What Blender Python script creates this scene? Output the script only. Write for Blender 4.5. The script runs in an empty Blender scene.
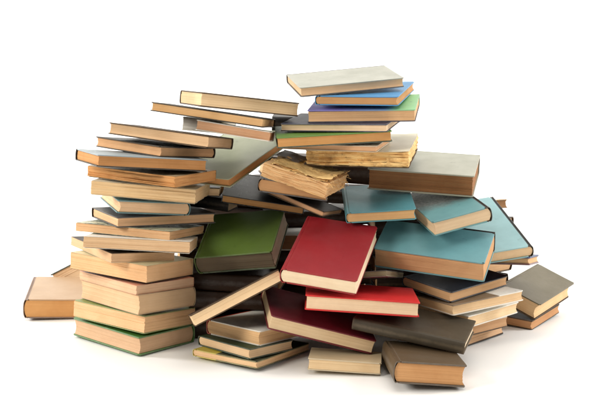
import bpy, bmesh, math, random
from mathutils import Vector, Matrix, noise
random.seed(7)
S = bpy.context.scene
COL = S.collection

# ------------------------------------------------------------------ camera
PITCH = math.atan(155.0/1050.0)
cam = bpy.data.objects.new('camera', bpy.data.cameras.new('camera'))
COL.objects.link(cam)
cam.location = (0, 0, 0.50)
cam.rotation_euler = (math.pi/2 - PITCH, 0, 0)
cam.data.sensor_width = 36.0
cam.data.lens = 1050.0/600.0*36.0
cam.data.clip_end = 100
cam.data.clip_start = 0.05
S.camera = cam

# ------------------------------------------------------------------ light
W = bpy.data.worlds.new('World'); S.world = W; W.use_nodes = True
bg = W.node_tree.nodes['Background']
bg.inputs[0].default_value = (1.0, 0.985, 0.96, 1)
bg.inputs[1].default_value = 0.20

def area(name, loc, target, size, power, color):
    l = bpy.data.lights.new(name, 'AREA'); l.shape = 'RECTANGLE'
    l.size, l.size_y = size; l.energy = power; l.color = color
    o = bpy.data.objects.new(name, l); COL.objects.link(o)
    o.location = loc
    o.rotation_euler = (Vector(target)-Vector(loc)).to_track_quat('-Z', 'Y').to_euler()
    o['kind'] = 'helper'
    return o
area('key_softbox', (-1.95, 0.35, 1.35), (0.0, 1.75, 0.15), (0.8, 0.8), 46, (1, 0.94, 0.84))
area('fill_softbox', (1.9, 0.5, 0.9), (0.1, 1.75, 0.15), (1.0, 1.0), 11, (1, 0.93, 0.83))
area('overhead_softbox', (0.1, 1.75, 2.2), (0.0, 1.65, 0.0), (2.4, 1.8), 34, (1, 0.97, 0.92))
area('backdrop_lamp', (-2.2, 2.1, 1.2), (-0.6, 3.6, 0.9), (0.8, 0.8), 60, (1, 0.99, 0.97))
area('backdrop_lamp', (2.2, 2.1, 1.2), (0.6, 3.6, 0.9), (0.8, 0.8), 60, (1, 0.99, 0.97))
S.view_settings.view_transform = 'Standard'
S.view_settings.look = 'None'
S.view_settings.exposure = 0.0
S.view_settings.gamma = 1.0
S.render.engine = 'CYCLES'
S.cycles.use_denoising = True
S.cycles.max_bounces = 8

# ------------------------------------------------------------------ materials
def nt(name):
    m = bpy.data.materials.new(name); m.use_nodes = True
    t = m.node_tree; b = t.nodes['Principled BSDF']
    return m, t, b
def N(t, typ, **kw):
    n = t.nodes.new(typ)
    for k, v in kw.items():
        setattr(n, k, v)
    return n
def noise_tex(t, vec, scale, detail=4, rough=0.55, dist=0.0):
    n = N(t, 'ShaderNodeTexNoise'); n.inputs['Scale'].default_value = scale
    n.inputs['Detail'].default_value = detail; n.inputs['Roughness'].default_value = rough
    n.inputs['Distortion'].default_value = dist
    t.links.new(vec, n.inputs['Vector']); return n.outputs['Fac']
def ramp(t, fac, p0, p1, c0=(0,0,0), c1=(1,1,1)):
    r = N(t, 'ShaderNodeValToRGB'); e = r.color_ramp.elements
    e[0].position, e[1].position = p0, p1
    e[0].color = (*c0, 1); e[1].color = (*c1, 1)
    t.links.new(fac, r.inputs[0]); return r.outputs[0]
def mix(t, fac, a, b, mode='MIX'):
    n = N(t, 'ShaderNodeMix', data_type='RGBA', blend_type=mode)
    for sock, v in ((n.inputs[0], fac), (n.inputs[6], a), (n.inputs[7], b)):
        if hasattr(v, 'is_linked'): t.links.new(v, sock)
        elif isinstance(v, (int, float)): sock.default_value = v
        else: sock.default_value = (*v, 1)
    return n.outputs[2]
def math_n(t, op, a, b=0.0):
    n = N(t, 'ShaderNodeMath', operation=op)
    for i, v in enumerate((a, b)):
        if hasattr(v, 'is_linked'): t.links.new(v, n.inputs[i])
        else: n.inputs[i].default_value = v
    return n.outputs[0]
def coords(t, scale=(1,1,1), rand=True):
    tc = N(t, 'ShaderNodeTexCoord'); v = tc.outputs['Object']
    if rand:
        oi = N(t, 'ShaderNodeObjectInfo')
        ml = N(t, 'ShaderNodeVectorMath', operation='SCALE'); ml.inputs[0].default_value = (7.3, 3.1, 5.7)
        t.links.new(oi.outputs['Random'], ml.inputs['Scale'])
        ad = N(t, 'ShaderNodeVectorMath', operation='ADD')
        t.links.new(v, ad.inputs[0]); t.links.new(ml.outputs[0], ad.inputs[1]); v = ad.outputs[0]
    if scale != (1,1,1):
        mp = N(t, 'ShaderNodeMapping'); mp.inputs['Scale'].default_value = scale
        t.links.new(v, mp.inputs['Vector']); v = mp.outputs[0]
    return v, tc

def page_mat(name, light, dark, contrast=1.0, rough=0.85):
    m, t, b = nt(name)
    v, tc = coords(t)
    # the leaves do not lie dead straight: sway the coordinate a little along the block
    wv = N(t, 'ShaderNodeTexNoise'); wv.inputs['Scale'].default_value = 22; wv.inputs['Detail'].default_value = 3
    t.links.new(v, wv.inputs['Vector'])
    sc = N(t, 'ShaderNodeVectorMath', operation='SCALE'); sc.inputs['Scale'].default_value = 0.0035
    t.links.new(wv.outputs['Color'], sc.inputs[0])
    sv = N(t, 'ShaderNodeVectorMath', operation='ADD'); t.links.new(v, sv.inputs[0]); t.links.new(sc.outputs[0], sv.inputs[1])
    def stretched(s):
        mp = N(t, 'ShaderNodeMapping'); mp.inputs['Scale'].default_value = s
        t.links.new(sv.outputs[0], mp.inputs['Vector']); return mp.outputs[0]
    vs = stretched((2, 2, 3200))
    fine = noise_tex(t, vs, 1.0, 2, 0.6)
    vm = stretched((2, 2, 900))
    mid = noise_tex(t, vm, 1.0, 3, 0.65)
    blot = noise_tex(t, v, 24, 5, 0.6, 0.4)
    f = math_n(t, 'ADD', math_n(t, 'MULTIPLY', fine, 0.55), math_n(t, 'MULTIPLY', mid, 0.45))
    c = mix(t, ramp(t, f, 0.5-0.30/contrast, 0.5+0.22/contrast), dark, light)
    br = tuple(x*y for x, y in zip(dark, (0.86, 0.74, 0.60)))
    c = mix(t, math_n(t, 'MULTIPLY', ramp(t, blot, 0.42, 0.85), 0.42), c, br)
    vg = stretched((2.2, 2.2, 1400))
    gap = ramp(t, noise_tex(t, vg, 1.0, 1, 0.5), 0.66, 0.72)
    c = mix(t, math_n(t, 'MULTIPLY', gap, 0.26), c, tuple(x*0.35 for x in dark))
    # foxing: small rusty freckles
    fx = ramp(t, noise_tex(t, v, 330, 3, 0.6), 0.70, 0.78)
    c = mix(t, math_n(t, 'MULTIPLY', fx, 0.35), c, tuple(x*y for x, y in zip(dark, (0.7, 0.5, 0.35))))
    oi = N(t, 'ShaderNodeObjectInfo')                            # every book has yellowed by its own amount
    hs = N(t, 'ShaderNodeHueSaturation'); t.links.new(c, hs.inputs['Color'])
    for sock, lo, hi, mul in (('Value', 0.88, 1.06, 1.0), ('Saturation', 0.84, 1.04, 7.7), ('Hue', 0.4955, 0.504, 13.3)):
        r = N(t, 'ShaderNodeMapRange'); r.inputs['To Min'].default_value = lo; r.inputs['To Max'].default_value = hi
        t.links.new(math_n(t, 'FRACT', math_n(t, 'MULTIPLY', oi.outputs['Random'], mul)), r.inputs['Value'])
        t.links.new(r.outputs[0], hs.inputs[sock])
    c = hs.outputs[0]
    t.links.new(c, b.inputs['Base Color'])
    b.inputs['Roughness'].default_value = rough
    b.inputs['Specular IOR Level'].default_value = 0.15
    bp = N(t, 'ShaderNodeBump'); bp.inputs['Strength'].default_value = 0.45; bp.inputs['Distance'].default_value = 0.0005
    t.links.new(math_n(t, 'SUBTRACT', f, math_n(t, 'MULTIPLY', gap, 0.6)), bp.inputs['Height']); t.links.new(bp.outputs[0], b.inputs['Normal'])
    return m
PAGE = {
 'cream': page_mat('page_edges_cream', (0.84, 0.62, 0.37), (0.70, 0.47, 0.25)),
 'pale':  page_mat('page_edges_pale', (0.85, 0.71, 0.51), (0.73, 0.57, 0.37)),
 'tan':   page_mat('page_edges_tan', (0.78, 0.50, 0.26), (0.60, 0.34, 0.15)),
 'orange':page_mat('page_edges_orange', (0.66, 0.36, 0.155), (0.46, 0.215, 0.075)),
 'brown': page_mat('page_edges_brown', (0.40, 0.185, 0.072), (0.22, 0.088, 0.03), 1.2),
 'pink':  page_mat('page_edges_pinkish', (0.76, 0.47, 0.29), (0.60, 0.34, 0.185)),
 'grey':  page_mat('page_edges_stained_grey', (0.26, 0.20, 0.12), (0.14, 0.11, 0.065)),
 'gold':  page_mat('page_edges_golden', (0.80, 0.50, 0.21), (0.56, 0.31, 0.11), 1.0),
 'white': page_mat('page_edges_white', (0.86, 0.82, 0.74), (0.72, 0.67, 0.58)),
}
def stained_tail():
    """Cream pages whose tail edge (local -y) has been dyed a dull grey."""
    m = PAGE['pale'].copy(); m.name = 'page_edges_dyed_tail'
    t = m.node_tree; b = t.nodes['Principled BSDF']
    src = b.inputs['Base Color'].links[0].from_socket
    tc = N(t, 'ShaderNodeTexCoord'); sp = N(t, 'ShaderNodeSeparateXYZ')
    t.links.new(tc.outputs['Generated'], sp.inputs[0])
    c = mix(t, ramp(t, sp.outputs[1], 0.02, 0.025, (1, 1, 1), (0, 0, 0)), src, mix(t, 1.0, src, (0.24, 0.22, 0.19), 'MULTIPLY'))
    t.links.new(c, b.inputs['Base Color'])
    return m
PAGE['stained_tail'] = stained_tail()
_cm = {}
def cover_mat(name, col, rough=0.45, wear=0.5, wearcol=None, grain=0.6, mottle=0.34, pattern=None):
    if name in _cm: return _cm[name]
    m, t, b = nt(name)
    v, tc = coords(t)
    big = noise_tex(t, v, 22, 5, 0.6)
    c = mix(t, math_n(t, 'MULTIPLY', ramp(t, big, 0.35, 0.7), mottle), col, tuple(x*0.62 for x in col))
    if pattern: c = pattern(t, tc, v, c)
    c = mix(t, math_n(t, 'MULTIPLY', ramp(t, noise_tex(t, v, 14, 7, 0.7, 0.8), 0.50, 0.75), 0.22), c, tuple(x*0.7+0.06 for x in col))
    c = mix(t, math_n(t, 'MULTIPLY', ramp(t, noise_tex(t, v, 55, 6, 0.65), 0.64, 0.70), 0.35), c, tuple(x*0.5 for x in col))
    # worn rims: distance to the part's own outline times noise
    sp = N(t, 'ShaderNodeSeparateXYZ'); t.links.new(tc.outputs['Generated'], sp.inputs[0])
    ds = []
    for ax in (0, 1):
        o = sp.outputs[ax]
        ds.append(math_n(t, 'MINIMUM', o, math_n(t, 'SUBTRACT', 1.0, o)))
    d = math_n(t, 'MINIMUM', ds[0], ds[1])
    nz = noise_tex(t, v, 90, 6, 0.7)
    edge = ramp(t, math_n(t, 'ADD', d, math_n(t, 'MULTIPLY', nz, 0.05)), 0.018, 0.046, (1,1,1), (0,0,0))
    sc = ramp(t, noise_tex(t, v, 160, 8, 0.75), 0.62, 0.72)
    wm = math_n(t, 'MULTIPLY', math_n(t, 'MAXIMUM', edge, math_n(t, 'MULTIPLY', sc, 0.35)), wear)
    wc = wearcol or tuple(min(0.8, x*0.55+0.22) for x in col)
    c = mix(t, wm, c, wc)
    t.links.new(c, b.inputs['Base Color'])
    r = N(t, 'ShaderNodeMapRange'); r.inputs['To Min'].default_value = rough-0.1; r.inputs['To Max'].default_value = rough+0.15
    t.links.new(big, r.inputs['Value']); t.links.new(r.outputs[0], b.inputs['Roughness'])
    b.inputs['Specular IOR Level'].default_value = 0.4 if max(col) > 0.09 else 0.22
    g = math_n(t, 'ADD', noise_tex(t, v, 1400, 2), math_n(t, 'MULTIPLY', noise_tex(t, v, 60, 3), 1.5))
    bp = N(t, 'ShaderNodeBump'); bp.inputs['Strength'].default_value = grain; bp.inputs['Distance'].default_value = 0.0003
    t.links.new(g, bp.inputs['Height']); t.links.new(bp.outputs[0], b.inputs['Normal'])
    _cm[name] = m
    return m
def pat_mottle(col, lo, hi, scale, amount=1.0):
    def f(t, tc, v, c):
        k = ramp(t, noise_tex(t, v, scale, 6, 0.65, 0.6), lo, hi)
        return mix(t, math_n(t, 'MULTIPLY', k, amount), c, col)
    return f
def pat_split(axis, at, soft, col, wob=0.0):
    def f(t, tc, v, c):
        sp = N(t, 'ShaderNodeSeparateXYZ'); t.links.new(tc.outputs['Generated'], sp.inputs[0])
        x = sp.outputs[axis]
        if wob: x = math_n(t, 'ADD', x, math_n(t, 'MULTIPLY', math_n(t, 'SUBTRACT', noise_tex(t, v, 40, 5), 0.5), wob))
        return mix(t, ramp(t, x, at-soft, at+soft), c, col)
    return f
def chain(*fs):
    def f(t, tc, v, c):
        for q in fs: c = q(t, tc, v, c)
        return c
    return f

# ------------------------------------------------------------------ mesh helpers (centimetres in, metres out)
def link(name, verts, faces, mat, parent=None, smooth=True):
    me = bpy.data.meshes.new(name)
    me.from_pydata([tuple(c*0.01 for c in v) for v in verts], [], faces)
    bm = bmesh.new(); bm.from_mesh(me)
    bmesh.ops.recalc_face_normals(bm, faces=bm.faces); bm.to_mesh(me); bm.free()
    if smooth:
        me.polygons.foreach_set('use_smooth', [True]*len(me.polygons))
        me.set_sharp_from_angle(angle=math.radians(38))
    me.materials.append(mat)
    o = bpy.data.objects.new(name, me); COL.objects.link(o)
    if parent: o.parent = parent
    return o
def grade(i, n):
    return 0.0 if i == 0 else 1.0 if i == n else 0.025+0.95*(i-1)/(n-2)
def slab(x0, x1, y0, y1, z0, z1, nx=10, ny=12, bev=0.05, warp=None, ragged=0.0, dent=0.0, seed=0):
    """A board with softened rims, warped as a whole; ragged shifts its outline in and out."""
    rnd = random.Random(seed)
    V, F = [], []
    off = {}
    def outline(i, j, amt):
        # amt: how far the outline is pulled in
        x = x0+(x1-x0)*grade(i, nx); y = y0+(y1-y0)*grade(j, ny)
        dx = dy = 0
        if i == 0: dx = amt
        if i == nx: dx = -amt
        if j == 0: dy = amt
        if j == ny: dy = -amt
        if ragged:
            if (i, j) not in off:
                nzv = noise.noise((x*1.7+seed, y*1.7, seed*0.37))+0.6*noise.noise((x*5.1, y*5.1+seed, 3.3))
                off[(i, j)] = abs(nzv)*ragged
            r = off[(i, j)]
            if i == 0: dx += r
            if i == nx: dx -= r
            if j == 0: dy += r
            if j == ny: dy -= r
        if dent and i in (0, nx) and j in (0, ny):
            k = rnd.uniform(0.25, 1)*dent if (i, j, 'c') not in off else off[(i, j, 'c')]
            off[(i, j, 'c')] = k
            dx += k if i == 0 else -k; dy += k if j == 0 else -k
        return x+dx, y+dy
    def put(x, y, z):
        if warp: z += warp(x, y)
        V.append((x, y, z)); return len(V)-1
    top = {}; bot = {}
    for i in range(nx+1):
        for j in range(ny+1):
            x, y = outline(i, j, bev)
            top[i, j] = put(x, y, z1); bot[i, j] = put(x, y, z0)
    for i in range(nx):
        for j in range(ny):
            F.append((top[i, j], top[i+1, j], top[i+1, j+1], top[i, j+1]))
            F.append((bot[i, j], bot[i, j+1], bot[i+1, j+1], bot[i+1, j]))
    ring = [(i, 0) for i in range(nx)]+[(nx, j) for j in range(ny)]+[(i, ny) for i in range(nx, 0, -1)]+[(0, j) for j in range(ny, 0, -1)]
    bz = min(bev, (z1-z0)*0.4)
    A = []; Bq = []
    for i, j in ring:
        x, y = outline(i, j, 0)
        A.append(put(x, y, z1-bz)); Bq.append(put(x, y, z0+bz))
    n = len(ring)
    for k in range(n):
        q = (k+1) % n
        F.append((top[ring[k]], A[k], A[q], top[ring[q]]))
        F.append((A[k], Bq[k], Bq[q], A[q]))
        F.append((Bq[k], bot[ring[k]], bot[ring[q]], Bq[q]))
    return V, F
def pages(W_, H_, T_, sx0, sx1, back=0.0, hollow=0.15, layers=26, jit=0.02, wave=0.03, seed=0, skew=0.0, ragged=0.0):
    """Page block: spine at -x (rounded by back), fore-edge at +x (hollowed), every layer a little out of true."""
    rnd = random.Random(seed)
    V, F = [], []; rings = []
    nx, ny = 12, 16
    clump = 0.0
    for k in range(layers+1):
        u = k/layers; z = -T_/2+T_*u
        arc = 1-(2*u-1)**2
        if k % rnd.choice((2, 3, 4)) == 0: clump = rnd.uniform(-1, 1)*jit*1.8
        a0 = sx0 - back*arc + back
        a1 = sx1 - hollow*arc + clump + rnd.uniform(-1, 1)*jit
        b0 = -H_/2 + clump*0.6 + rnd.uniform(0, 1)*jit; b1 = H_/2 - clump*0.5 - rnd.uniform(0, 1)*jit
        sh = skew*(u-0.5)
        pts = [(a0+(a1-a0)*i/nx, b0) for i in range(nx)]+[(a1, b0+(b1-b0)*j/ny) for j in range(ny)] \
            + [(a1-(a1-a0)*i/nx, b1) for i in range(nx)]+[(a0, b1-(b1-b0)*j/ny) for j in range(ny)]
        ring = []
        for n, (x, y) in enumerate(pts):
            zz = z + wave*noise.noise((x*0.35+seed, y*0.35, 1.7))*math.sin(math.pi*u)
            if ragged:
                r = ragged*(noise.noise((x*1.1+seed, y*1.1, z*6.0))+0.7*noise.noise((x*3.3, y*3.3+seed, z*9.0)))
                if n < nx: y += abs(r)
                elif n < nx+ny: x -= abs(r)
                elif n < 2*nx+ny: y -= abs(r)
                else: x += abs(r)
            ring.append(len(V)); V.append((x+sh, y, zz))
        rings.append(ring)
    n = len(rings[0])
    for a, c in zip(rings, rings[1:]):
        for k in range(n):
            q = (k+1) % n
            F.append((a[k], a[q], c[q], c[k]))
    for ring, top in ((rings[0], False), (rings[-1], True)):
        mid = len(V)
        V.append((sum(V[i][0] for i in ring)/n, 0, V[ring[0]][2]))
        for k in range(n):
            F.append((ring[k], ring[(k+1) % n], mid))
    return V, F
def ribbon(prof, thick, y0, y1, ny=10, seed=0, wear=0.05):
    """The bent sheet of a spine: an outer profile in x-z with an inner offset, drawn out along y."""
    n = len(prof); inner = []
    for i, p in enumerate(prof):
        a = prof[max(0, i-1)]; c = prof[min(n-1, i+1)]
        tx, tz = c[0]-a[0], c[1]-a[1]; l = math.hypot(tx, tz) or 1
        inner.append((p[0]-thick*tz/l, p[1]+thick*tx/l))
    V, F = [], []
    rnd = random.Random(seed)
    for j in range(ny+1):
        y = y0+(y1-y0)*j/ny
        for i in range(n):
            yy = y
            if j == 0: yy += wear*abs(noise.noise((i*0.6+seed, 0.2, seed)))
            if j == ny: yy -= wear*abs(noise.noise((i*0.6+seed, 7.2, seed)))
            V.append((prof[i][0], yy, prof[i][1]))
            V.append((inner[i][0], yy, inner[i][1]))
    def I(j, i, s): return (j*n+i)*2+s
    for j in range(ny):
        for i in range(n-1):
            F.append((I(j, i, 0), I(j, i+1, 0), I(j+1, i+1, 0), I(j+1, i, 0)))
            F.append((I(j, i, 1), I(j+1, i, 1), I(j+1, i+1, 1), I(j, i+1, 1)))
        for i in (0, n-1):
            F.append((I(j, i, 0), I(j+1, i, 0), I(j+1, i, 1), I(j, i, 1)))
    for j in (0, ny):
        for i in range(n-1):
            F.append((I(j, i, 0), I(j, i, 1), I(j, i+1, 1), I(j, i+1, 0)))
    return V, F

def book_root(name, key, label, group=None):
    c, R, d, s = POSES[key]
    u, v, w = (Vector((R[0][k], R[1][k], R[2][k])) for k in range(3))
    if s == 'l': X, Y, Wd, Hd = u, v, d[0], d[1]
    elif s == 'r': X, Y, Wd, Hd = -u, -v, d[0], d[1]
    elif s == 'f': X, Y, Wd, Hd = v, -u, d[1], d[0]
    else: X, Y, Wd, Hd = -v, u, d[1], d[0]
    M = Matrix(((X.x, Y.x, w.x, c[0]*0.01), (X.y, Y.y, w.y, c[1]*0.01), (X.z, Y.z, w.z, c[2]*0.01), (0, 0, 0, 1)))
    base = Matrix.Translation(w*(-d[2]*0.005)) @ M        # the Empty sits under the book, at its base
    o = bpy.data.objects.new(name, None); COL.objects.link(o)
    o.empty_display_size = 0.03
    o.matrix_world = base
    o['label'] = label; o['category'] = 'book'; o['group'] = group or 'old books heaped on the white surface'
    return o, Wd, Hd, d[2]
def lift(VF, dz):
    return [(x, y, z+dz) for x, y, z in VF[0]], VF[1]

def hardcover(key, label, cov, page='tan', spine=None, back=None, name='hardcover_book', board=None, over=0.3,
              hollow=0.22, warp=0.17, layers=None, skew=0.0, jit=0.02, round_=0.45, dent=0.24, tail_page=None):
    o, Wd, Hd, T = book_root(name, key, label)
    sd = sum(ord(ch)*(i+3) for i, ch in enumerate(key))
    rnd = random.Random(sd)
    tb = board or min(0.24, 0.10+T*0.045)
    h0 = T/2
    hinge = min(0.85, 0.35+T*0.2)
    a1, a2, ph = rnd.uniform(-0.3, 1)*warp, rnd.uniform(-1, 1)*warp*0.6, rnd.uniform(0, 6)
    def wp(sign):
        k1 = rnd.uniform(0.1, 1)*warp; k2 = rnd.uniform(-1, 1)*warp*0.5
        def f(x, y):
            u = (x+Wd/2)/Wd; q = y/(Hd/2)
            return -sign*(k1*0.7*math.sin(math.pi*u)*(1-0.5*q*q) + k2*0.5*u*q)
        return f
    obs = []
    V = slab(-Wd/2+hinge, Wd/2, -Hd/2, Hd/2, h0-tb, h0, warp=wp(1), dent=dent, seed=sd, bev=0.045)
    link('front_cover', *lift(V, h0), cov, o)
    V = slab(-Wd/2+hinge, Wd/2, -Hd/2, Hd/2, -h0, -h0+tb, warp=wp(-1), dent=dent, seed=sd+1, bev=0.045)
    link('back_cover', *lift(V, h0), back or cov, o)
    # spine profile: over the joint, round the back, under the other joint
    r = min(round_, T*0.3); g = min(0.10, tb*0.6)
    P = [(-Wd/2+hinge+0.03, h0-0.015), (-Wd/2+hinge-0.10, h0-g*0.6), (-Wd/2+hinge-0.2, h0-g), (-Wd/2+hinge-0.32, h0-g*0.5)]
    n = 12
    xs = -Wd/2+min(r, hinge-0.34) if hinge > 0.4 else -Wd/2+0.1
    for k in range(n+1):
        a = math.pi/2*(1-2*k/n)
        P.append((xs-(xs+Wd/2)*math.cos(a), (h0-0.03)*math.sin(a) if abs(math.sin(a)) > 0.999 else h0*0.97*math.copysign(abs(math.sin(a))**0.8, math.sin(a))))
    P += [(x, -z) for x, z in reversed(P[:4])]
    V = ribbon(P, tb*0.55, -Hd/2+0.01, Hd/2-0.01, seed=sd)
    link('spine', *lift(V, h0), spine or cov, o)
    hp = T-2*tb-0.03
    bk = (xs+Wd/2)*0.9
    V = pages(Wd, Hd-2*over, max(hp, 0.2), -Wd/2+tb*0.8, Wd/2-over*0.8, back=bk, hollow=min(hollow, hp*0.18), seed=sd,
              layers=layers or max(8, int(hp*11)), jit=jit, skew=skew)
    pb = link('page_block', *lift(V, h0), PAGE[page], o)
    return o
def paperback(key, label, cov, page='tan', back=None, name='paperback_book', ragged=0.0, jit=0.03, inset=0.06, layers=None, spine=None,
              warp=0.12, hollow=0.0, wave=0.06, thick=0.05, pr=0.0):
    o, Wd, Hd, T = book_root(name, key, label)
    sd = sum(ord(ch)*(i+3) for i, ch in enumerate(key)); rnd = random.Random(sd)
    h0 = T/2
    def wp(sign):
        k1 = rnd.uniform(0.0, 1)*warp; k2 = rnd.uniform(-1, 1)*warp
        def f(x, y):
            u = (x+Wd/2)/Wd; q = y/(Hd/2)
            e = max(0, u-0.6)/0.4
            return sign*(e*e*k1*(0.6+0.4*q) + k2*0.35*e*q*q) + 0.03*noise.noise((x*0.4+sd, y*0.4, sign))
        return f
    V = slab(-Wd/2+0.02, Wd/2, -Hd/2, Hd/2, h0-thick, h0, 14, 18, 0.012, wp(1), ragged, 0.15, sd)
    link('front_cover', *lift(V, h0), cov, o)
    V = slab(-Wd/2+0.02, Wd/2, -Hd/2, Hd/2, -h0, -h0+thick, 14, 18, 0.012, wp(-1), ragged, 0.15, sd+1)
    link('back_cover', *lift(V, h0), back or cov, o)
    P = [(-Wd/2+0.05, h0-0.004), (-Wd/2+0.01, h0-0.02), (-Wd/2-0.02, h0*0.6), (-Wd/2-0.03, 0), (-Wd/2-0.02, -h0*0.6), (-Wd/2+0.01, -h0+0.02), (-Wd/2+0.05, -h0+0.004)]
    V = ribbon(P, 0.04, -Hd/2+0.02, Hd/2-0.02, seed=sd, wear=0.1+ragged)
    link('spine', *lift(V, h0), spine or cov, o)
    hp = T-2*thick-0.02
    V = pages(Wd, Hd-2*inset, hp, -Wd/2+0.05, Wd/2-inset, back=0.03, hollow=hollow, seed=sd, layers=layers or max(8, int(hp*12)), jit=jit, wave=wave, ragged=pr)
    link('page_block', *lift(V, h0), PAGE[page], o)
    return o

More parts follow.
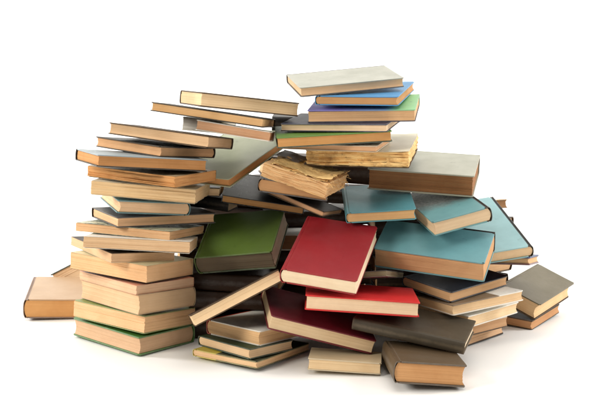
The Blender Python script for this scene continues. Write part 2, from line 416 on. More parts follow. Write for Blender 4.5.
# ------------------------------------------------------------------ where each book lies: centre (cm), axes, size (cm), side its spine is on
POSES = {
    'A15': ([-28.57, 174.722, 1.728], [[0.67065, -0.74151, 0.01949], [0.74147, 0.6709, 0.01094], [-0.02119, 0.00712, 0.99975]], [12.154, 17.95, 3.076], 'r'),
    'A14': ([-28.211, 174.022, 5.033], [[0.6026, -0.7962, 0.05427], [0.79422, 0.60497, 0.05675], [-0.07802, 0.0089, 0.99691]], [11.856, 17.071, 2.881], 'r'),
    'A13': ([-27.542, 173.721, 8.539], [[0.73285, -0.68028, 0.01254], [0.67965, 0.73278, 0.03332], [-0.03185, -0.0159, 0.99937]], [11.511, 17.476, 3.248], 'r'),
    'A12': ([-27.763, 173.769, 10.937], [[0.73512, -0.67782, 0.01268], [0.67715, 0.73504, 0.0344], [-0.03264, -0.0167, 0.99933]], [11.455, 17.335, 1.522], 'r'),
    'A11': ([-28.369, 173.327, 13.615], [[0.57509, -0.81691, 0.0438], [0.81609, 0.57661, 0.0391], [-0.0572, 0.01326, 0.99827]], [11.22, 17.693, 2.765], 'r'),
    'A10': ([-30.343, 175.347, 15.833], [[0.85149, -0.52095, 0.05987], [0.51876, 0.85352, 0.04888], [-0.07656, -0.01057, 0.99701]], [11.16, 19.07, 1.5], 'b'),
    'A9': ([-26.049, 170.473, 17.861], [[9e-05, -0.99856, 0.05362], [0.99397, 0.00597, 0.10946], [-0.10962, 0.05329, 0.99254]], [12.078, 17.087, 1.786], 'r'),
    'A8': ([-26.861, 174.978, 19.366], [[0.30065, -0.95171, 0.06217], [0.9495, 0.30481, 0.07438], [-0.08974, 0.03666, 0.99529]], [14.051, 17.107, 1.408], 'r'),
    'A7': ([-25.018, 176.944, 21.285], [[0.87022, -0.49164, 0.0316], [0.49125, 0.8708, 0.01958], [-0.03714, -0.00152, 0.99931]], [17.611, 12.863, 1.72], 'b'),
    'A6': ([-26.632, 177.111, 23.761], [[0.93518, -0.34279, 0.08913], [0.34204, 0.93938, 0.02403], [-0.09196, 0.00801, 0.99573]], [12.091, 16.943, 2.131], 'r'),
    'A5': ([-24.68, 173.385, 26.44], [[0.10554, -0.99172, 0.0732], [0.99416, 0.10689, 0.01476], [-0.02246, 0.07122, 0.99721]], [11.867, 17.376, 2.228], 'r'),
    'A4': ([-24.381, 171.259, 29.169], [[0.52736, -0.84903, 0.03212], [0.84962, 0.52721, -0.01384], [-0.00519, 0.03459, 0.99939]], [10.849, 18.392, 1.782], 'r'),
    'A3': ([-25.485, 167.613, 31.746], [[0.88977, -0.44983, 0.07718], [0.44643, 0.89295, 0.05775], [-0.0949, -0.01693, 0.99534]], [18.028, 12.857, 1.88], 'b'),
    'A2': ([-24.061, 173.453, 33.225], [[0.67568, -0.7319, 0.08821], [0.73107, 0.68065, 0.04752], [-0.09482, 0.03238, 0.99497]], [11.752, 16.956, 1.727], 'r'),
    'A1': ([-21.007, 172.333, 35.175], [[0.23392, -0.96285, 0.13493], [0.96578, 0.24611, 0.08191], [-0.11207, 0.11115, 0.98746]], [12.851, 17.169, 1.936], 'r'),
    'A16': ([-45.38, 196.222, 2.296], [[0.98687, -0.15494, 0.04561], [0.15581, 0.98765, -0.01618], [-0.04254, 0.02307, 0.99883]], [13.168, 17.491, 3.606], 'l'),
    'A17': ([-42.179, 211.418, 6.019], [[0.88335, -0.10619, -0.45653], [0.16504, 0.98209, 0.0909], [0.4387, -0.15565, 0.88505]], [16.759, 10.672, 3.401], 'b'),
    'T3': ([-10.449, 171.672, 36.11], [[0.98634, 0.03711, 0.16049], [-0.04955, 0.99601, 0.0742], [-0.1571, -0.08114, 0.98424]], [12.11, 9.381, 1.657], 'b'),
    'T4': ([-15.705, 182.424, 36.414], [[0.98348, 0.15359, 0.09578], [-0.15599, 0.98759, 0.01805], [-0.09182, -0.0327, 0.99524]], [6.986, 10.819, 2.173], 'b'),
    'T2': ([-14.002, 172.749, 38.607], [[0.98211, 0.12096, 0.14433], [-0.13081, 0.98954, 0.06082], [-0.13547, -0.07861, 0.98766]], [18.417, 12.944, 1.485], 'b'),
    'T1': ([-10.107, 173.403, 40.521], [[0.91743, -0.38287, 0.10831], [0.37892, 0.92374, 0.0558], [-0.12142, -0.01015, 0.99255]], [16.719, 11.987, 2.277], 'b'),
    'G1': ([-11.869, 181.858, 31.016], [[0.51095, -0.84911, -0.13396], [0.80453, 0.52725, -0.27337], [0.30276, 0.03191, 0.95253]], [20.901, 13.453, 1.48], 'b'),
    'G2': ([-6.152, 183.103, 24.359], [[0.98839, 0.04111, 0.14626], [-0.00185, 0.96589, -0.25894], [-0.15192, 0.25567, 0.95475]], [14.307, 11.303, 1.423], 'b'),
    'G3': ([-1.111, 176.599, 26.467], [[0.98899, 0.01268, 0.14742], [-0.01482, 0.9998, 0.01345], [-0.14722, -0.01549, 0.98898]], [11.69, 12.901, 2.276], 'l'),
    'G4': ([0.863, 176.816, 23.686], [[0.45387, -0.84059, 0.29566], [0.88749, 0.45614, -0.06556], [-0.07975, 0.29215, 0.95304]], [7.626, 11.142, 0.957], 'r'),
    'W1': ([0.842, 169.703, 29.245], [[0.3535, -0.90363, 0.24185], [0.93457, 0.33008, -0.13274], [0.04012, 0.27295, 0.96119]], [10.01, 11.605, 2.928], 'r'),
    'W2': ([10.767, 175.895, 32.634], [[0.9815, 0.19084, -0.01523], [-0.19144, 0.97775, -0.08581], [-0.00149, 0.08714, 0.9962]], [16.89, 17.05, 2.522], 'b'),
    'R6': ([6.03, 172.041, 34.1], [[0.95257, 0.30366, -0.0201], [-0.30433, 0.95024, -0.06654], [-0.0011, 0.0695, 0.99758]], [15.769, 9.959, 0.992], 'b'),
    'R5': ([5.185, 171.684, 35.682], [[0.99763, -0.04452, -0.05242], [0.04042, 0.99624, -0.07668], [0.05563, 0.07437, 0.99568]], [18.321, 12.624, 1.719], 'b'),
    'R4': ([6.939, 172.858, 37.444], [[0.95873, 0.28202, -0.03606], [-0.28402, 0.9558, -0.07602], [0.01303, 0.08313, 0.99645]], [17.597, 12.115, 1.227], 'b'),
    'R3': ([10.824, 174.546, 39.687], [[0.9864, 0.15821, -0.04446], [-0.16268, 0.97837, -0.12778], [0.02328, 0.13327, 0.99081]], [17.338, 13.855, 2.001], 'b'),
    'R2': ([11.188, 176.858, 42.06], [[0.96948, 0.24388, -0.02502], [-0.24515, 0.96527, -0.0903], [0.00213, 0.09368, 0.9956]], [13.517, 18.476, 1.542], 'l'),
    'R1': ([7.329, 176.363, 44.154], [[0.98026, -0.18865, -0.05914], [0.17725, 0.97111, -0.15977], [0.08757, 0.14613, 0.98538]], [17.301, 12.6, 1.55], 'b'),
    'C4': ([22.368, 170.871, 16.626], [[0.93932, 0.33367, -0.07962], [-0.33585, 0.84722, -0.41162], [-0.06989, 0.41338, 0.90787]], [18.22, 9.453, 3.8], 'b'),
    'C2': ([13.157, 175.875, 23.636], [[0.99816, -0.00418, -0.06049], [-0.00612, 0.98557, -0.16914], [0.06033, 0.1692, 0.98373]], [11.547, 14.515, 1.834], 'l'),
    'C3': ([24.611, 175.19, 22.833], [[0.95826, -0.2054, -0.19886], [0.17363, 0.97072, -0.166], [0.22713, 0.12455, 0.96587]], [10.108, 16.479, 2.534], 'r'),
    'C1': ([21.706, 181.368, 28.237], [[0.97184, 0.23562, 0.00115], [-0.23112, 0.9542, -0.18994], [-0.04586, 0.18433, 0.98179]], [17.983, 12.911, 3.76], 'b'),
    'C5': ([31.191, 181.928, 17.679], [[0.98279, -0.15402, -0.10195], [0.11922, 0.95055, -0.28676], [0.14108, 0.26967, 0.95256]], [13.089, 20.553, 2.085], 'r'),
    'C6': ([35.657, 181.656, 12.639], [[0.32185, -0.9467, 0.0129], [0.93293, 0.31943, 0.16617], [-0.16143, -0.04145, 0.98601]], [14.432, 11.198, 1.508], 'b'),
    'C7': ([26.434, 174.611, 10.349], [[0.72356, -0.68802, 0.05554], [0.68987, 0.7181, -0.09172], [0.02322, 0.10468, 0.99423]], [15.68, 10.465, 1.771], 'b'),
    'C8': ([28.069, 173.199, 7.914], [[0.84452, -0.53401, -0.04021], [0.53444, 0.84521, -0.00014], [0.03406, -0.02138, 0.99919]], [15.52, 11.506, 1.752], 'b'),
    'C9': ([28.44, 175.309, 5.415], [[0.69403, -0.71932, 0.03015], [0.71976, 0.6942, -0.00612], [-0.01653, 0.02595, 0.99953]], [14.998, 11.491, 1.965], 'b'),
    'C10': ([26.524, 174.571, 3.178], [[0.78845, -0.61504, -0.00858], [0.61507, 0.78847, 0.00117], [0.00605, -0.0062, 0.99996]], [14.474, 11.022, 1.894], 'b'),
    'C11': ([26.327, 176.647, 1.154], [[0.69823, -0.71582, -0.00858], [0.71586, 0.69825, 0.00117], [0.00515, -0.00696, 0.99996]], [15.075, 11.461, 2.15], 'b'),
    'D1': ([43.387, 189.126, 5.246], [[0.59934, -0.76285, 0.24262], [0.797, 0.54034, -0.26986], [0.07477, 0.3551, 0.93183]], [15.466, 8.325, 3.228], 'b'),
    'D2': ([40.03, 189.276, 1.275], [[0.57278, -0.81962, 0.01199], [0.81902, 0.57164, -0.04926], [0.03352, 0.03804, 0.99871]], [13.151, 11.71, 1.668], 'b'),
    'E1': ([-9.926, 176.478, 16.909], [[0.96704, 0.15547, -0.20165], [-0.22545, 0.8909, -0.39429], [0.11835, 0.42676, 0.89659]], [13.729, 12.776, 3.454], 'l'),
    'E2': ([4.797, 164.374, 17.073], [[0.96578, 0.25872, 0.01826], [-0.23191, 0.89293, -0.38586], [-0.11614, 0.36842, 0.92238]], [12.121, 16.093, 2.646], 'l'),
    'E3': ([9.675, 163.578, 9.985], [[0.99788, 0.01571, 0.06318], [-0.01925, 0.99825, 0.05589], [-0.06219, -0.05699, 0.99644]], [17.617, 13.509, 2.305], 'b'),
    'E4': ([2.664, 165.328, 6.253], [[0.95114, -0.11184, 0.28779], [0.13733, 0.98805, -0.06991], [-0.27653, 0.10602, 0.95514]], [17.2, 14.81, 2.327], 'b'),
    'E5': ([-10.381, 163.513, 10.041], [[0.87708, -0.13663, -0.46051], [0.23075, 0.96068, 0.15446], [0.4213, -0.24173, 0.87411]], [15.483, 9.869, 1.992], 'b'),
    'F3': ([-7.803, 165.653, 0.91], [[0.56765, -0.82316, 0.01348], [0.82248, 0.56775, 0.0345], [-0.03606, -0.0085, 0.99931]], [14.613, 12.939, 1.197], 'b'),
    'F2': ([-8.806, 164.604, 2.426], [[0.71818, -0.69584, 0.0049], [0.69514, 0.71774, 0.04047], [-0.03168, -0.02566, 0.99917]], [9.484, 12.745, 1.632], 'b'),
    'F1': ([-6.95, 167.074, 4.362], [[0.67743, -0.73556, 0.00628], [0.73484, 0.6771, 0.03923], [-0.03311, -0.02197, 0.99921]], [11.425, 12.337, 2.46], 'b'),
    'G5': ([7.071, 158.358, 1.302], [[0.99516, 0.08647, 0.04677], [-0.0883, 0.99535, 0.03862], [-0.04321, -0.04257, 0.99816]], [11.206, 7.252, 1.825], 'b'),
    'G6': ([18.558, 153.722, 2.327], [[0.99551, -0.05477, 0.07721], [0.05115, 0.99753, 0.04806], [-0.07966, -0.0439, 0.99586]], [10.712, 12.763, 3.296], 'l'),
    'G7': ([18.266, 162.302, 5.871], [[0.94758, 0.29151, 0.13085], [-0.28379, 0.95598, -0.07459], [-0.14683, 0.03355, 0.98859]], [17.72, 12.125, 1.981], 'f'),
    'H1': ([-11.115, 178.103, 10.16], [[0.99102, 0.1322, 0.02016], [-0.13235, 0.99118, 0.0063], [-0.01915, -0.00891, 0.99978]], [16.297, 10.428, 2.97], 'f'),
    'H2': ([-11.147, 178.407, 6.557], [[0.99827, -0.03061, 0.05016], [0.02506, 0.99387, 0.10764], [-0.05315, -0.1062, 0.99292]], [15.774, 10.765, 2.854], 'f'),
    'H3': ([-12.543, 180.377, 1.92], [[0.99873, -0.0503, 0.00105], [0.05029, 0.99872, 0.0062], [-0.00136, -0.00614, 0.99998]], [14.633, 10.383, 3.753], 'f'),
    'K1': ([-16.003, 183.292, 22.894], [[0.9658, 0.23622, 0.10693], [-0.23544, 0.97168, -0.02003], [-0.10864, -0.00583, 0.99406]], [8.975, 5.978, 2.211], 'f'),
    'K2': ([2.07, 187.276, 15.706], [[-0.2305, 0.97261, -0.02996], [-0.97281, -0.22962, 0.03026], [0.02255, 0.03612, 0.99909]], [14.412, 11.355, 2.861], 'l'),
    'C12': ([10.817, 169.486, 12.325], [[0.27785, -0.95973, -0.04147], [0.93382, 0.25971, 0.24603], [-0.22535, -0.10709, 0.96837]], [14.993, 9.999, 0.883], 'b'),
    'J1': ([32.519, 197.282, 19.738], [[0.99665, 0.03586, -0.07352], [-0.02488, 0.98909, 0.14522], [0.07793, -0.1429, 0.98666]], [12.727, 5.989, 1.681], 'l'),
    'M1': ([0.58, 188.0, 36.156], [[0.99963, 0.01414, 0.02333], [-0.01411, 0.9999, -0.00141], [-0.02335, 0.00108, 0.99973]], [11.0, 7.0, 2.507], 'f'),
    'J2': ([29.397, 199.034, 1.859], [[0.65115, -0.75894, -0.00413], [0.75894, 0.65116, -0.00093], [0.0034, -0.00253, 0.99999]], [12.332, 15.834, 3.646], 'r'),
    'J3': ([29.914, 197.89, 5.223], [[0.67761, -0.73535, -0.01025], [0.73531, 0.67769, -0.00755], [0.01249, -0.00242, 0.99992]], [12.394, 15.999, 2.986], 'r'),
    'J4': ([30.857, 198.399, 9.289], [[0.63972, -0.76439, 0.08043], [0.76677, 0.64192, 0.00187], [-0.05306, 0.06048, 0.99676]], [12.212, 16.001, 2.678], 'r'),
    'J5': ([30.323, 198.672, 12.841], [[0.75251, -0.65854, 0.00752], [0.65857, 0.75251, -0.0024], [-0.00408, 0.00675, 0.99997]], [12.447, 15.734, 3.049], 'r'),
    'J6': ([31.119, 198.309, 15.92], [[0.53085, -0.84746, -0.00348], [0.84745, 0.53086, -0.00404], [0.00527, -0.0008, 0.99999]], [12.351, 15.994, 2.932], 'r'),
    'V1': ([2.708, 189.137, 1.894], [[0.98372, -0.17972, 0.00172], [0.17972, 0.98372, 0.00033], [-0.00175, -2e-05, 1.0]], [17.296, 11.999, 3.764], 'f'),
    'V2': ([2.861, 188.958, 5.628], [[0.98005, 0.19871, -0.00438], [-0.19871, 0.98006, -0.00038], [0.00422, 0.00125, 0.99999]], [17.381, 11.98, 3.566], 'f'),
    'V3': ([3.514, 189.265, 9.164], [[0.99576, -0.09199, -0.00108], [0.09199, 0.99576, 0.00204], [0.00088, -0.00213, 1.0]], [17.484, 11.968, 3.384], 'f'),
    'V4': ([3.282, 188.546, 12.425], [[0.99748, 0.07097, -0.00153], [-0.07096, 0.99747, 0.00507], [0.00189, -0.00495, 0.99999]], [16.99, 11.944, 3.098], 'f'),
    'V5': ([2.611, 195.5, 18.261], [[0.99722, -0.06807, -0.03045], [0.069, 0.99715, 0.03037], [0.0283, -0.03238, 0.99907]], [19.146, 12.0, 2.765], 'f'),
    'V6': ([3.355, 195.552, 22.519], [[0.99451, 0.1012, 0.02645], [-0.10117, 0.99487, -0.00259], [-0.02658, -0.0001, 0.99965]], [19.43, 11.999, 2.154], 'f'),
    'V7': ([2.854, 196.179, 27.197], [[0.98952, -0.12274, 0.07603], [0.12204, 0.99243, 0.0139], [-0.07716, -0.00448, 0.99701]], [20.412, 11.999, 4.014], 'f'),
    'U1': ([-15.021, 190.903, 1.804], [[0.99873, -0.05038, -8e-05], [0.05038, 0.99873, 0.00082], [4e-05, -0.00082, 1.0]], [15.0, 10.875, 3.598], 'f'),
    'U2': ([-14.408, 190.436, 5.524], [[0.99047, 0.13758, -0.007], [-0.13754, 0.99047, 0.00668], [0.00785, -0.00566, 0.99995]], [14.988, 10.944, 3.535], 'f'),
    'U3': ([-13.817, 190.059, 8.884], [[0.9989, -0.04665, -0.0036], [0.04666, 0.9989, 0.00411], [0.0034, -0.00427, 0.99999]], [14.993, 10.982, 3.103], 'f'),
    'U4': ([-15.089, 190.55, 12.099], [[0.98281, -0.18458, 0.0044], [0.18456, 0.98281, 0.00552], [-0.00534, -0.00462, 0.99998]], [14.982, 10.915, 3.221], 'f'),
    'U5': ([-14.453, 189.702, 15.338], [[0.99258, 0.11972, 0.02126], [-0.11995, 0.99273, 0.0097], [-0.01995, -0.01217, 0.99973]], [15.0, 10.966, 3.014], 'f'),
    'U6': ([-14.084, 189.98, 18.404], [[0.99768, -0.06806, 0.00291], [0.06806, 0.99768, 0.00072], [-0.00296, -0.00052, 1.0]], [14.845, 10.984, 2.772], 'f'),
    'Q1': ([17.348, 189.252, 1.703], [[0.99518, -0.09803, -0.00019], [0.09803, 0.99518, -0.00029], [0.00022, 0.00027, 1.0]], [10.93, 14.9, 3.399], 'f'),
    'Q2': ([17.566, 188.322, 5.25], [[0.98728, 0.1581, 0.01676], [-0.15835, 0.98728, 0.01446], [-0.01426, -0.01693, 0.99976]], [10.894, 14.751, 3.211], 'f'),
    'Q3': ([18.209, 189.285, 7.857], [[0.9963, -0.08414, 0.01766], [0.08378, 0.99628, 0.02001], [-0.01928, -0.01845, 0.99964]], [10.574, 14.93, 1.986], 'f'),
    'Q4': ([18.004, 189.31, 11.241], [[0.99604, -0.08856, -0.00836], [0.08841, 0.99593, -0.01725], [0.00985, 0.01644, 0.99982]], [10.761, 14.936, 3.546], 'f'),
    'Q5': ([17.699, 188.748, 14.876], [[0.99316, 0.11671, 0.00272], [-0.11672, 0.99316, 0.00351], [-0.00229, -0.00381, 0.99999]], [10.952, 14.82, 3.239], 'f'),
    'Q6': ([17.925, 189.626, 18.478], [[0.99735, -0.06955, -0.02128], [0.06884, 0.9971, -0.03247], [0.02347, 0.03092, 0.99925]], [10.59, 15.015, 2.904], 'f'),
    'K3': ([-18.508, 182.334, 25.207], [[0.99599, 0.08195, 0.03582], [-0.08135, 0.99653, -0.01778], [-0.03715, 0.01479, 0.9992]], [9.995, 6.985, 1.564], 'b'),
    'U7': ([-9.327, 197.838, 20.829], [[0.99696, 0.07333, 0.02645], [-0.07328, 0.99731, -0.0026], [-0.02657, 0.00065, 0.99965]], [16.868, 9.973, 1.966], 'f'),
    'U8': ([-9.964, 197.416, 24.323], [[0.99659, -0.05595, -0.06068], [0.05644, 0.99839, 0.00626], [0.06023, -0.00966, 0.99814]], [16.251, 10.004, 1.468], 'f'),
}

# ------------------------------------------------------------------ the white sweep the heap stands on
def sweep():
    prof = [(-1.5, 0.0), (0.6, 0.0), (2.6, 0.0)]
    r, yc = 0.7, 2.9
    for k in range(13):
        a = math.pi/2*k/12
        prof.append((yc+r*math.sin(a), r-r*math.cos(a)))
    prof.append((yc+r, 3.2))
    V, F = [], []
    xs = [-4.5, -2, 0, 2, 4.5]
    for y, z in prof:
        for x in xs: V.append((x*100, y*100, z*100))
    n = len(xs)
    for i in range(len(prof)-1):
        for j in range(n-1):
            F.append((i*n+j, i*n+j+1, (i+1)*n+j+1, (i+1)*n+j))
    m, t, b = nt('white_paper')
    tc = N(t, 'ShaderNodeTexCoord')
    f = noise_tex(t, tc.outputs['Object'], 3.0, 4)
    c = mix(t, f, (0.87, 0.865, 0.85), (0.90, 0.895, 0.88))
    t.links.new(c, b.inputs['Base Color']); b.inputs['Roughness'].default_value = 0.6
    b.inputs['Specular IOR Level'].default_value = 0.25
    o = link('backdrop', V, F, m)
    if o.data.polygons[0].normal.z < 0: o.data.flip_normals()
    o['kind'] = 'structure'
sweep()

# ------------------------------------------------------------------ cover materials
BLACK = cover_mat('cover_black_cloth', (0.012, 0.011, 0.010), 0.45, 0.35, (0.20, 0.16, 0.12))
BROWNBLACK = cover_mat('cover_dark_brown', (0.030, 0.017, 0.011), 0.5, 0.4, (0.25, 0.17, 0.10))
def cm(n, c, **k): return cover_mat('cover_'+n, c, **k)
GREEN = cm('leaf_green_cloth', (0.055, 0.17, 0.025))
WHITE = cm('white_paper_board', (0.80, 0.77, 0.70), wear=0.25, wearcol=(0.6, 0.48, 0.32), mottle=0.08)
CREAM = cm('cream_paper', (0.74, 0.66, 0.48), wear=0.5, wearcol=(0.45, 0.30, 0.16), mottle=0.2)

# ------------------------------------------------------------------ tall stack on the left, from the bottom up
hardcover('A15', 'green hardcover with tan pages at the very bottom of the tall left stack', GREEN, 'tan', hollow=0.3)
paperback('A14', 'thick tan paged book with olive yellow cover lying on the bottom green hardcover', cm('olive_yellow_paper', (0.22, 0.27, 0.07), wear=0.4), 'tan', thick=0.14, inset=-0.0)
hardcover('A13', 'very thick tan paged book under the thin pinkish red one in the left stack', cm('dull_tan_cloth', (0.42, 0.28, 0.14)), 'tan', over=0.12, board=0.1)
paperback('A12', 'thin pinkish red book between two very thick ones in the left stack', cm('faded_salmon_paper', (0.62, 0.25, 0.15), wear=0.5, wearcol=(0.7, 0.5, 0.35)), 'pink')
paperback('A11', 'very thick paperback with cream cover directly above the thin pinkish red book', cm('cream_paper_yellowed', (0.66, 0.58, 0.36), wear=0.5, wearcol=(0.4, 0.26, 0.12)), 'tan', back=BROWNBLACK)
paperback('A10', 'slim dark covered book lying crooked under the white paperback in the left stack', BROWNBLACK, 'tan', back=CREAM)
paperback('A9', 'paperback with white cover just under the speckled one in the left stack', WHITE, 'tan', ragged=0.1)
SPECK = cm('speckled_green_white_paper', (0.50, 0.52, 0.36), wear=0.6, wearcol=(0.65, 0.6, 0.45),
           pattern=chain(pat_mottle((0.04, 0.06, 0.035), 0.50, 0.56, 42), pat_mottle((0.68, 0.66, 0.56), 0.55, 0.60, 60)))
paperback('A8', 'worn paperback with speckled green, black and white cover in the left stack', SPECK, 'tan', ragged=0.15)
hardcover('A7', 'charcoal grey hardcover jutting out to the right beneath the small teal book', cm('charcoal_cloth', (0.075, 0.072, 0.07), wear=0.25), 'tan', spine=BLACK)
hardcover('A6', 'small teal hardcover with hollow fore-edge resting on the charcoal grey book', cm('deep_teal_cloth', (0.05, 0.17, 0.19)), 'tan', hollow=0.6, over=0.25)
paperback('A5', 'cream covered paperback with torn front corner lying on the small teal hardcover', CREAM, 'cream', ragged=0.3, pr=0.06, jit=0.04)
paperback('A4', 'battered paperback with frayed orange brown pages, fourth from the top of the left stack', cm('frayed_brown_paper', (0.42, 0.30, 0.17), wear=0.8, wearcol=(0.12, 0.07, 0.03)), 'orange', ragged=0.45, pr=0.15, jit=0.06, name='battered_paperback_book')
hardcover('A3', 'grey blue hardcover with brown pages, third from the top of the left stack', cm('grey_blue_cloth', (0.26, 0.31, 0.33), wear=0.3), 'orange', spine=BLACK, back=BLACK)
hardcover('A2', 'black hardcover with a corner forward, second from the top of the left stack', BLACK, 'orange', over=0.25)
hardcover('A1', 'dark brown hardcover tilting to the right on the top of the left stack', BROWNBLACK, 'tan', over=0.25)

# ------------------------------------------------------------------ the two books lying left of the stack
hardcover('A16', 'beige topped brown edged book lying alone at the far left end', cm('beige_paper_board', (0.45, 0.30, 0.18), wear=0.25, mottle=0.15, wearcol=(0.4, 0.24, 0.12)), 'orange', spine=cm('brown_cloth_spine', (0.16, 0.08, 0.04)), back=cm('brown_cloth_spine', (0.16, 0.08, 0.04)), over=0.15)
hardcover('A17', 'dark green edged book peeping out behind the beige one at far left', cm('bottle_green_cloth', (0.03, 0.06, 0.045)), 'cream')

# ------------------------------------------------------------------ bridge of books leading right from the left stack
hardcover('T3', 'thin white book with pinkish pages bridging right from the left stack', WHITE, 'pink', over=0.15)
hardcover('T4', 'whitish book end half hidden under the long thin black one at the top left', WHITE, 'white', over=0.1)
hardcover('T2', 'long thin black hardcover sticking out leftward beneath the topmost left book', BLACK, 'tan', over=0.25)
hardcover('T1', 'thick cream paged hardcover with dark brown cover, topmost of the left bridge', BROWNBLACK, 'cream', over=0.15)
hardcover('G1', 'large pale sage green hardcover sloping in shade beside the left stack', cm('pale_sage_cloth', (0.42, 0.45, 0.30), wear=0.25, rough=0.35), 'orange')

# ------------------------------------------------------------------ the hollow middle of the heap
hardcover('G2', 'glossy black hardcover lying on the big green book in the middle', cm('glossy_black', (0.02, 0.02, 0.02), rough=0.25, wear=0.2), 'orange', over=0.2)
hardcover('G3', 'dark grey hardcover with orange brown pages under the battered coverless book', cm('slate_black_cloth', (0.045, 0.042, 0.042)), 'orange', over=0.2)
hardcover('G4', 'brown paged dark hardcover pointing its corner down over the big red book', BROWNBLACK, 'orange', over=0.15)
hardcover('K1', 'small black book end squeezed between the left stack and the glossy black hardcover', BLACK, 'cream', over=0.1)
hardcover('K3', 'dark book with small cream page corner squeezed beside the cream torn cornered paperback', BLACK, 'cream', over=0.1)
hardcover('K2', 'white book corner peeking out between the green and the big red hardcovers', WHITE, 'brown', over=0.1)
hardcover('E1', 'big green hardcover with dim grey page edges sloping beside the left stack', cm('moss_green_cloth', (0.105, 0.175, 0.030), rough=0.5, wear=0.25), 'stained_tail', over=0.2, hollow=0.1, back=cm('dark_moss_cloth', (0.05, 0.08, 0.02)))
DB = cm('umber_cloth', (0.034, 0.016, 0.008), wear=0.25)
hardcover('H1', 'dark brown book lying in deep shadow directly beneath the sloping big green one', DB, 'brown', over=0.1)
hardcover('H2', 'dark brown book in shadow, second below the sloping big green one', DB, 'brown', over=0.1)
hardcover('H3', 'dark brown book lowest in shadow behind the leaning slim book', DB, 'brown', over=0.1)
hardcover('E5', 'slim book leaning with its long cream page edge rising to the right', BROWNBLACK, 'cream', over=0.1)
hardcover('E2', 'big crimson red hardcover tilted forward in the centre of the heap', cm('crimson_cloth', (0.28, 0.010, 0.017), rough=0.52, wear=0.25, wearcol=(0.4, 0.08, 0.06)), 'pale', over=0.12, hollow=0.1)
hardcover('E3', 'bright scarlet hardcover lying under the big crimson one', cm('scarlet_cloth', (0.58, 0.012, 0.013), rough=0.58, wear=0.25, wearcol=(0.7, 0.1, 0.08)), 'cream', over=0.25)
hardcover('E4', 'dark maroon hardcover sloping to the right under the bright scarlet one', cm('maroon_cloth', (0.115, 0.006, 0.014), wear=0.2, wearcol=(0.3, 0.05, 0.05)), 'cream', over=0.2)

# ------------------------------------------------------------------ front stack of three and the books at the very front
hardcover('F3', 'thin yellow and black covered book at the bottom of the front stack of three', cm('yellow_black_paper', (0.55, 0.45, 0.06), pattern=pat_split(0, 0.34, 0.01, (0.02, 0.03, 0.02), 0.05)), 'tan', over=0.12, spine=cm('yellow_paper', (0.55, 0.45, 0.06)))
hardcover('F2', 'dark green covered book in the middle of the front stack of three', cm('dark_green_cloth', (0.025, 0.05, 0.018)), 'cream', over=0.2)
hardcover('F1', 'white topped book with red spine on the front stack of three', WHITE, 'tan', over=0.12, spine=cm('red_spine_cloth', (0.45, 0.06, 0.03)))
hardcover('G5', 'small pale beige book flat on the surface under the dark maroon hardcover', cm('pale_beige_paper', (0.60, 0.48, 0.30), wear=0.4), 'cream', over=0.15)
hardcover('G6', 'brown hardcover with orange page edges at the very front right of the heap', cm('tobacco_brown_cloth', (0.095, 0.062, 0.032), wear=0.3), 'orange', over=0.25, hollow=0.3)
hardcover('G7', 'dark taupe hardcover with its long spine facing front, resting on the brown one', cm('dark_taupe_leather', (0.062, 0.049, 0.033), rough=0.4, wear=0.35, wearcol=(0.22, 0.17, 0.11)), 'pale', over=0.25, round_=0.5)

# ------------------------------------------------------------------ teal books and the right side
hardcover('C4', 'largest teal hardcover with orange page edges, under two smaller teal books', cm('soft_teal_cloth', (0.145, 0.335, 0.37), wear=0.12), 'orange', over=0.15, spine=BLACK, hollow=0.1)
hardcover('C2', 'teal hardcover to the right of the battered coverless book', cm('blue_teal_cloth', (0.085, 0.28, 0.32), wear=0.12), 'tan', over=0.2)
def mottled(t, tc, v, c):  # mottled grey blended over the back half of the teal cover
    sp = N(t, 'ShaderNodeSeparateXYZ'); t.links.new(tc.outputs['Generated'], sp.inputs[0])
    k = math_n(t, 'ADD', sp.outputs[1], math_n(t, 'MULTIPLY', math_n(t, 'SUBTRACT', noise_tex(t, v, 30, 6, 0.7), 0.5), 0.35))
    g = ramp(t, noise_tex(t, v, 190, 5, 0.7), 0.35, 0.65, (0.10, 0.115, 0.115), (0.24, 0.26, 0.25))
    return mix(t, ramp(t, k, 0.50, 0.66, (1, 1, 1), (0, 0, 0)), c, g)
hardcover('C3', 'teal hardcover with a mottled grey cover half and black spine, below the pale grey book', cm('teal_grey_mottled', (0.135, 0.32, 0.34), wear=0.15, pattern=mottled), 'cream', spine=BLACK, over=0.2)
hardcover('C1', 'thick pale grey hardcover with rough dark brown page edges on the right', cm('pale_grey_cloth', (0.40, 0.40, 0.32), wear=0.3, wearcol=(0.35, 0.3, 0.2), rough=0.4), 'brown', over=0.25, jit=0.05)
hardcover('C5', 'pale teal hardcover with black spine sloping behind the largest teal one', cm('pale_teal_cloth', (0.28, 0.49, 0.51), wear=0.15, rough=0.35), 'cream', spine=BLACK, over=0.2)
hardcover('C6', 'navy blue covered book directly underneath the pale teal sloping hardcover', cm('navy_cloth', (0.018, 0.045, 0.14), wear=0.12, wearcol=(0.05, 0.09, 0.2)), 'tan', back=cm('dark_red_cloth', (0.12, 0.02, 0.015)), over=0.2, board=0.3)
hardcover('C7', 'midnight blue hardcover with a page corner forward on the white right stack', cm('midnight_cloth', (0.012, 0.016, 0.026)), 'tan', over=0.15)
paperback('C12', 'thin grey booklet pinched underneath the largest teal hardcover', cm('grey_paper', (0.22, 0.20, 0.20)), 'grey', thick=0.03)
hardcover('C8', 'white covered book on top of the right stack of four', cm('white_cover_brown_patch', (0.22, 0.15, 0.09), wear=0.2, pattern=pat_split(1, 0.64, 0.01, (0.82, 0.79, 0.72))), 'cream', back=WHITE, over=0.2)
hardcover('C9', 'cream paged book with white cover, second from top of the right stack', WHITE, 'cream', over=0.2)
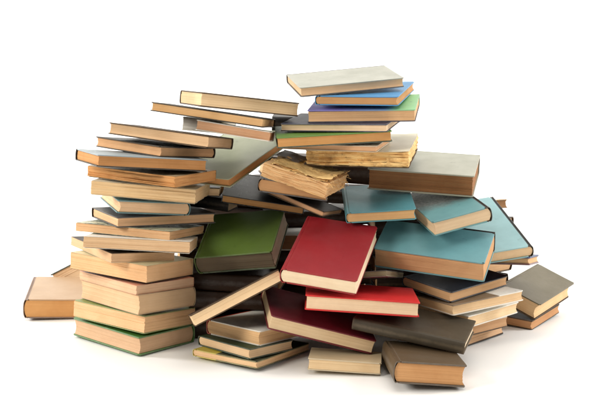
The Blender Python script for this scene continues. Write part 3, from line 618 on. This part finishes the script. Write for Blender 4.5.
hardcover('C10', 'orange paged book, third from top of the right stack of four', WHITE, 'orange', back=BROWNBLACK, over=0.12)
hardcover('C11', 'dark bottomed thin book lying lowest in the right stack of four', BROWNBLACK, 'tan', back=BLACK, over=0.25)
hardcover('D1', 'khaki grey hardcover on top of the low pair at the far right', cm('khaki_grey_cloth', (0.125, 0.10, 0.05), wear=0.2, rough=0.4), 'cream', back=BROWNBLACK, over=0.25, hollow=0.6)
hardcover('D2', 'dark brown orange paged book at the bottom of the far right pair', BROWNBLACK, 'orange', over=0.1)
hardcover('J1', 'tan book corner peeping out behind the pale teal sloping hardcover', cm('tan_cloth', (0.45, 0.28, 0.13)), 'orange', over=0.1)

# ------------------------------------------------------------------ top right pile
hardcover('R1', 'light grey hardcover tilted forward on the very top of the heap', cm('light_grey_cloth', (0.33, 0.33, 0.27), wear=0.15, rough=0.35), 'tan', spine=cm('dark_grey_cloth', (0.08, 0.075, 0.07)), back=cm('dark_grey_cloth', (0.08, 0.075, 0.07)), over=0.2)
hardcover('R2', 'bright blue hardcover with brown page edges, second from the heap top', cm('bright_blue_cloth', (0.055, 0.25, 0.50), wear=0.12), 'orange', over=0.15)
hardcover('R3', 'purple and green covered hardcover lying under the bright blue one', cm('purple_green_paper', (0.13, 0.11, 0.36), wear=0.2, pattern=chain(pat_split(1, 0.46, 0.18, (0.12, 0.25, 0.45)), pat_split(1, 0.78, 0.06, (0.22, 0.50, 0.20)))), 'tan', back=cm('plum_black_cloth', (0.03, 0.02, 0.045)), over=0.15)
hardcover('R4', 'thin navy topped book lying between the purple and grass green ones', cm('ink_blue_cloth', (0.025, 0.03, 0.06)), 'cream', over=0.15)
hardcover('R5', 'grass green hardcover with brown page edges in the upper right pile', cm('grass_green_cloth', (0.105, 0.225, 0.03), wear=0.15), 'orange', spine=cm('dark_green_cloth', (0.025, 0.05, 0.018)), back=cm('dark_green_cloth', (0.025, 0.05, 0.018)), over=0.2)
hardcover('R6', 'thin beige book sandwiched between the grass green and the ragged golden ones', cm('beige_cloth', (0.55, 0.42, 0.27)), 'pink', over=0.08)

# ------------------------------------------------------------------ battered books
def battered():
    o, Wd, Hd, T = book_root('battered_book', 'W1', 'battered coverless book with curled torn golden pages in the middle of the heap')
    m, t, b = nt('torn_old_paper')
    v, tc = coords(t)
    a = ramp(t, noise_tex(t, v, 45, 8, 0.7, 0.6), 0.24, 0.52, (0.44, 0.22, 0.07), (0.86, 0.58, 0.24))
    c = mix(t, ramp(t, noise_tex(t, v, 90, 6, 0.7), 0.60, 0.70), a, (0.12, 0.06, 0.03))
    c = mix(t, ramp(t, noise_tex(t, v, 70, 5, 0.7, 1.0), 0.62, 0.72), c, (0.82, 0.66, 0.40))
    t.links.new(c, b.inputs['Base Color']); b.inputs['Roughness'].default_value = 0.8
    bp = N(t, 'ShaderNodeBump'); bp.inputs['Strength'].default_value = 0.8; bp.inputs['Distance'].default_value = 0.0015
    t.links.new(noise_tex(t, v, 130, 8, 0.75), bp.inputs['Height']); t.links.new(bp.outputs[0], b.inputs['Normal'])
    h0 = T/2
    V = pages(Wd, Hd-0.3, T*0.80, -Wd/2+0.2, Wd/2-0.15, back=0.2, hollow=0.0, layers=26, jit=0.10, wave=0.5, seed=5, ragged=0.30)
    link('page_block', [(x, y, z+T*0.42+0.05*math.sin(x*0.8)) for x, y, z in V[0]], V[1], PAGE['gold'], o)
    V = slab(-Wd/2, Wd/2-0.1, -Hd/2, Hd/2-0.2, 0.0, 0.07, 14, 18, 0.015, lambda x, y: 0.03*math.sin(x*3), 0.5, 0.2, 3)
    link('back_cover', V[0], V[1], m, o)
    for k in range(4):                                           # the top leaves, curled up along the torn edge
        z = T*0.82 + k*0.11
        def wp(x, y, k=k):
            e = max(0, (y-Hd*0.12)/(Hd*0.38)); f = max(0, (x-Wd*0.1)/(Wd*0.4))
            return 0.16*math.sin(y*0.5+k)*0.6 + e*e*(0.25+0.12*k) - 0.35*f*f*(1-0.2*k) + 0.30*noise.noise((x*0.6+k*3, y*0.6, 2.0)) + 0.10*noise.noise((x*1.9, y*1.9+k, 5.0))
        V = slab(-Wd/2+0.25*k, Wd/2-0.12*k-0.05, -Hd/2+0.5*k, Hd/2-0.35*(3-k), z, z+0.03, 22, 28, 0.008, wp, 0.55+0.25*k, 0.5, 20+k)
        link('loose_page', V[0], V[1], m, o)
    V = slab(-Wd/2+0.2, Wd*0.1, -Hd/2-0.2, -Hd*0.12, T+0.06, T+0.10, 14, 14, 0.012, lambda x, y: 0.30*noise.noise((x*0.6+6, y*0.6, 2.0))+0.1*math.sin(x*1.1), 0.9, 0.5, 31)
    link('torn_cover', V[0], V[1], cm('grey_torn_cover', (0.16, 0.13, 0.11), wear=0.6), o)
    rnd = random.Random(12)                                      # shreds hanging from the torn end
    V, F = [], []
    for k in range(60):
        x = rnd.uniform(-Wd/2+0.2, Wd/2-0.3); z = rnd.uniform(0.3, T+0.2); L = rnd.uniform(0.3, 1.1); w = rnd.uniform(0.05, 0.25)
        d = rnd.uniform(-0.7, 0.5); y = Hd/2-0.45; tw = rnd.uniform(-0.2, 0.2)
        b0 = len(V)
        for q in range(4):
            u = q/3
            for s in (-1, 1):
                ww = w*(1-0.7*u)
                V.append((x+s*ww/2+tw*u, y+L*u, z+d*u*u+s*0.04)); V.append((x+s*ww/2+tw*u, y+L*u, z+d*u*u+s*0.04+0.02))
        for q in range(3):
            i = b0+q*4
            F += [(i, i+2, i+6, i+4), (i+1, i+5, i+7, i+3), (i, i+4, i+5, i+1), (i+2, i+3, i+7, i+6)]
        F += [(b0, b0+1, b0+3, b0+2), (b0+12, b0+14, b0+15, b0+13)]
    link('paper_shreds', V, F, m, o, smooth=False)

    o, Wd, Hd, T = book_root('battered_book', 'W2', 'battered cream book with ragged golden exposed front edge below the upper right pile')
    h0 = T/2
    V = pages(Wd, Hd-0.2, T-0.16, -Wd/2+0.1, Wd/2-0.12, back=0.1, hollow=0.0, layers=22, jit=0.12, wave=0.3, seed=9, ragged=0.45)
    link('page_block', *lift(V, h0), m, o)
    V = slab(-Wd/2, Wd/2, -Hd/2, Hd/2, T-0.07, T, 16, 20, 0.015, lambda x, y: 0.22*max(0, y/(Hd/2))**3+0.04*noise.noise((x*0.5, y*0.5, 1)), 0.25, 0.2, 41)
    link('front_cover', V[0], V[1], CREAM, o)
    rs = random.Random(77)
    for k in range(4):                                          # scraps of the lost spine still glued to the edge
        a0 = rs.uniform(-Hd/2+0.1, Hd/2-3.2); a1 = a0+rs.uniform(4.0, 8.0)
        b0 = rs.choice((0.05, 0.05, rs.uniform(0.4, T*0.6))); b1 = min(T-0.05, b0+rs.uniform(0.5, 1.2))
        V = slab(a0, min(a1, Hd/2-0.1), b0, b1, 0.0, 0.03, 26, 7, 0.008, lambda x, y, k=k: 0.22*noise.noise((x*0.8+k*5, y*1.5, 0.4))+0.02*k, 0.7, 0.4, 60+k)
        link('torn_strip', [(Wd/2-0.24+z, x, y) for x, y, z in V[0]], V[1], m, o)
    V = slab(-Wd/2, Wd/2+0.25, -Hd/2-0.3, Hd/2, 0, 0.09, 16, 20, 0.015, lambda x, y: 0.5*max(0, (-y-Hd*0.36)/(Hd*0.14))**2*0.3, 0.2, 0.2, 42)
    link('back_cover', V[0], V[1], BROWNBLACK, o)
battered()

hardcover('M1', 'black hardcover end showing behind the thin navy topped and grass green books', BLACK, 'tan', over=0.1, round_=0.7)

# ------------------------------------------------------------------ filler books added behind the heap to hold it up and darken its gaps
FILLER = 'plain brown filler book added behind the visible books to hold the heap up and darken its gaps'
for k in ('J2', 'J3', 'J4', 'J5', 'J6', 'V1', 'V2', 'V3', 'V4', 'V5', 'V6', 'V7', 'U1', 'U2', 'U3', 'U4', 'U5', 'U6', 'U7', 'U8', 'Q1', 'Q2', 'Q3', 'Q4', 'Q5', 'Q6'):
    r = hardcover(k, FILLER, DB if k in ('J3', 'J5', 'V2', 'V4', 'V5', 'V6', 'V7', 'U2', 'U4', 'U6', 'U7', 'U8', 'Q1', 'Q4', 'Q6') else BROWNBLACK, 'tan')
    r['group'] = 'filler books added behind the heap'
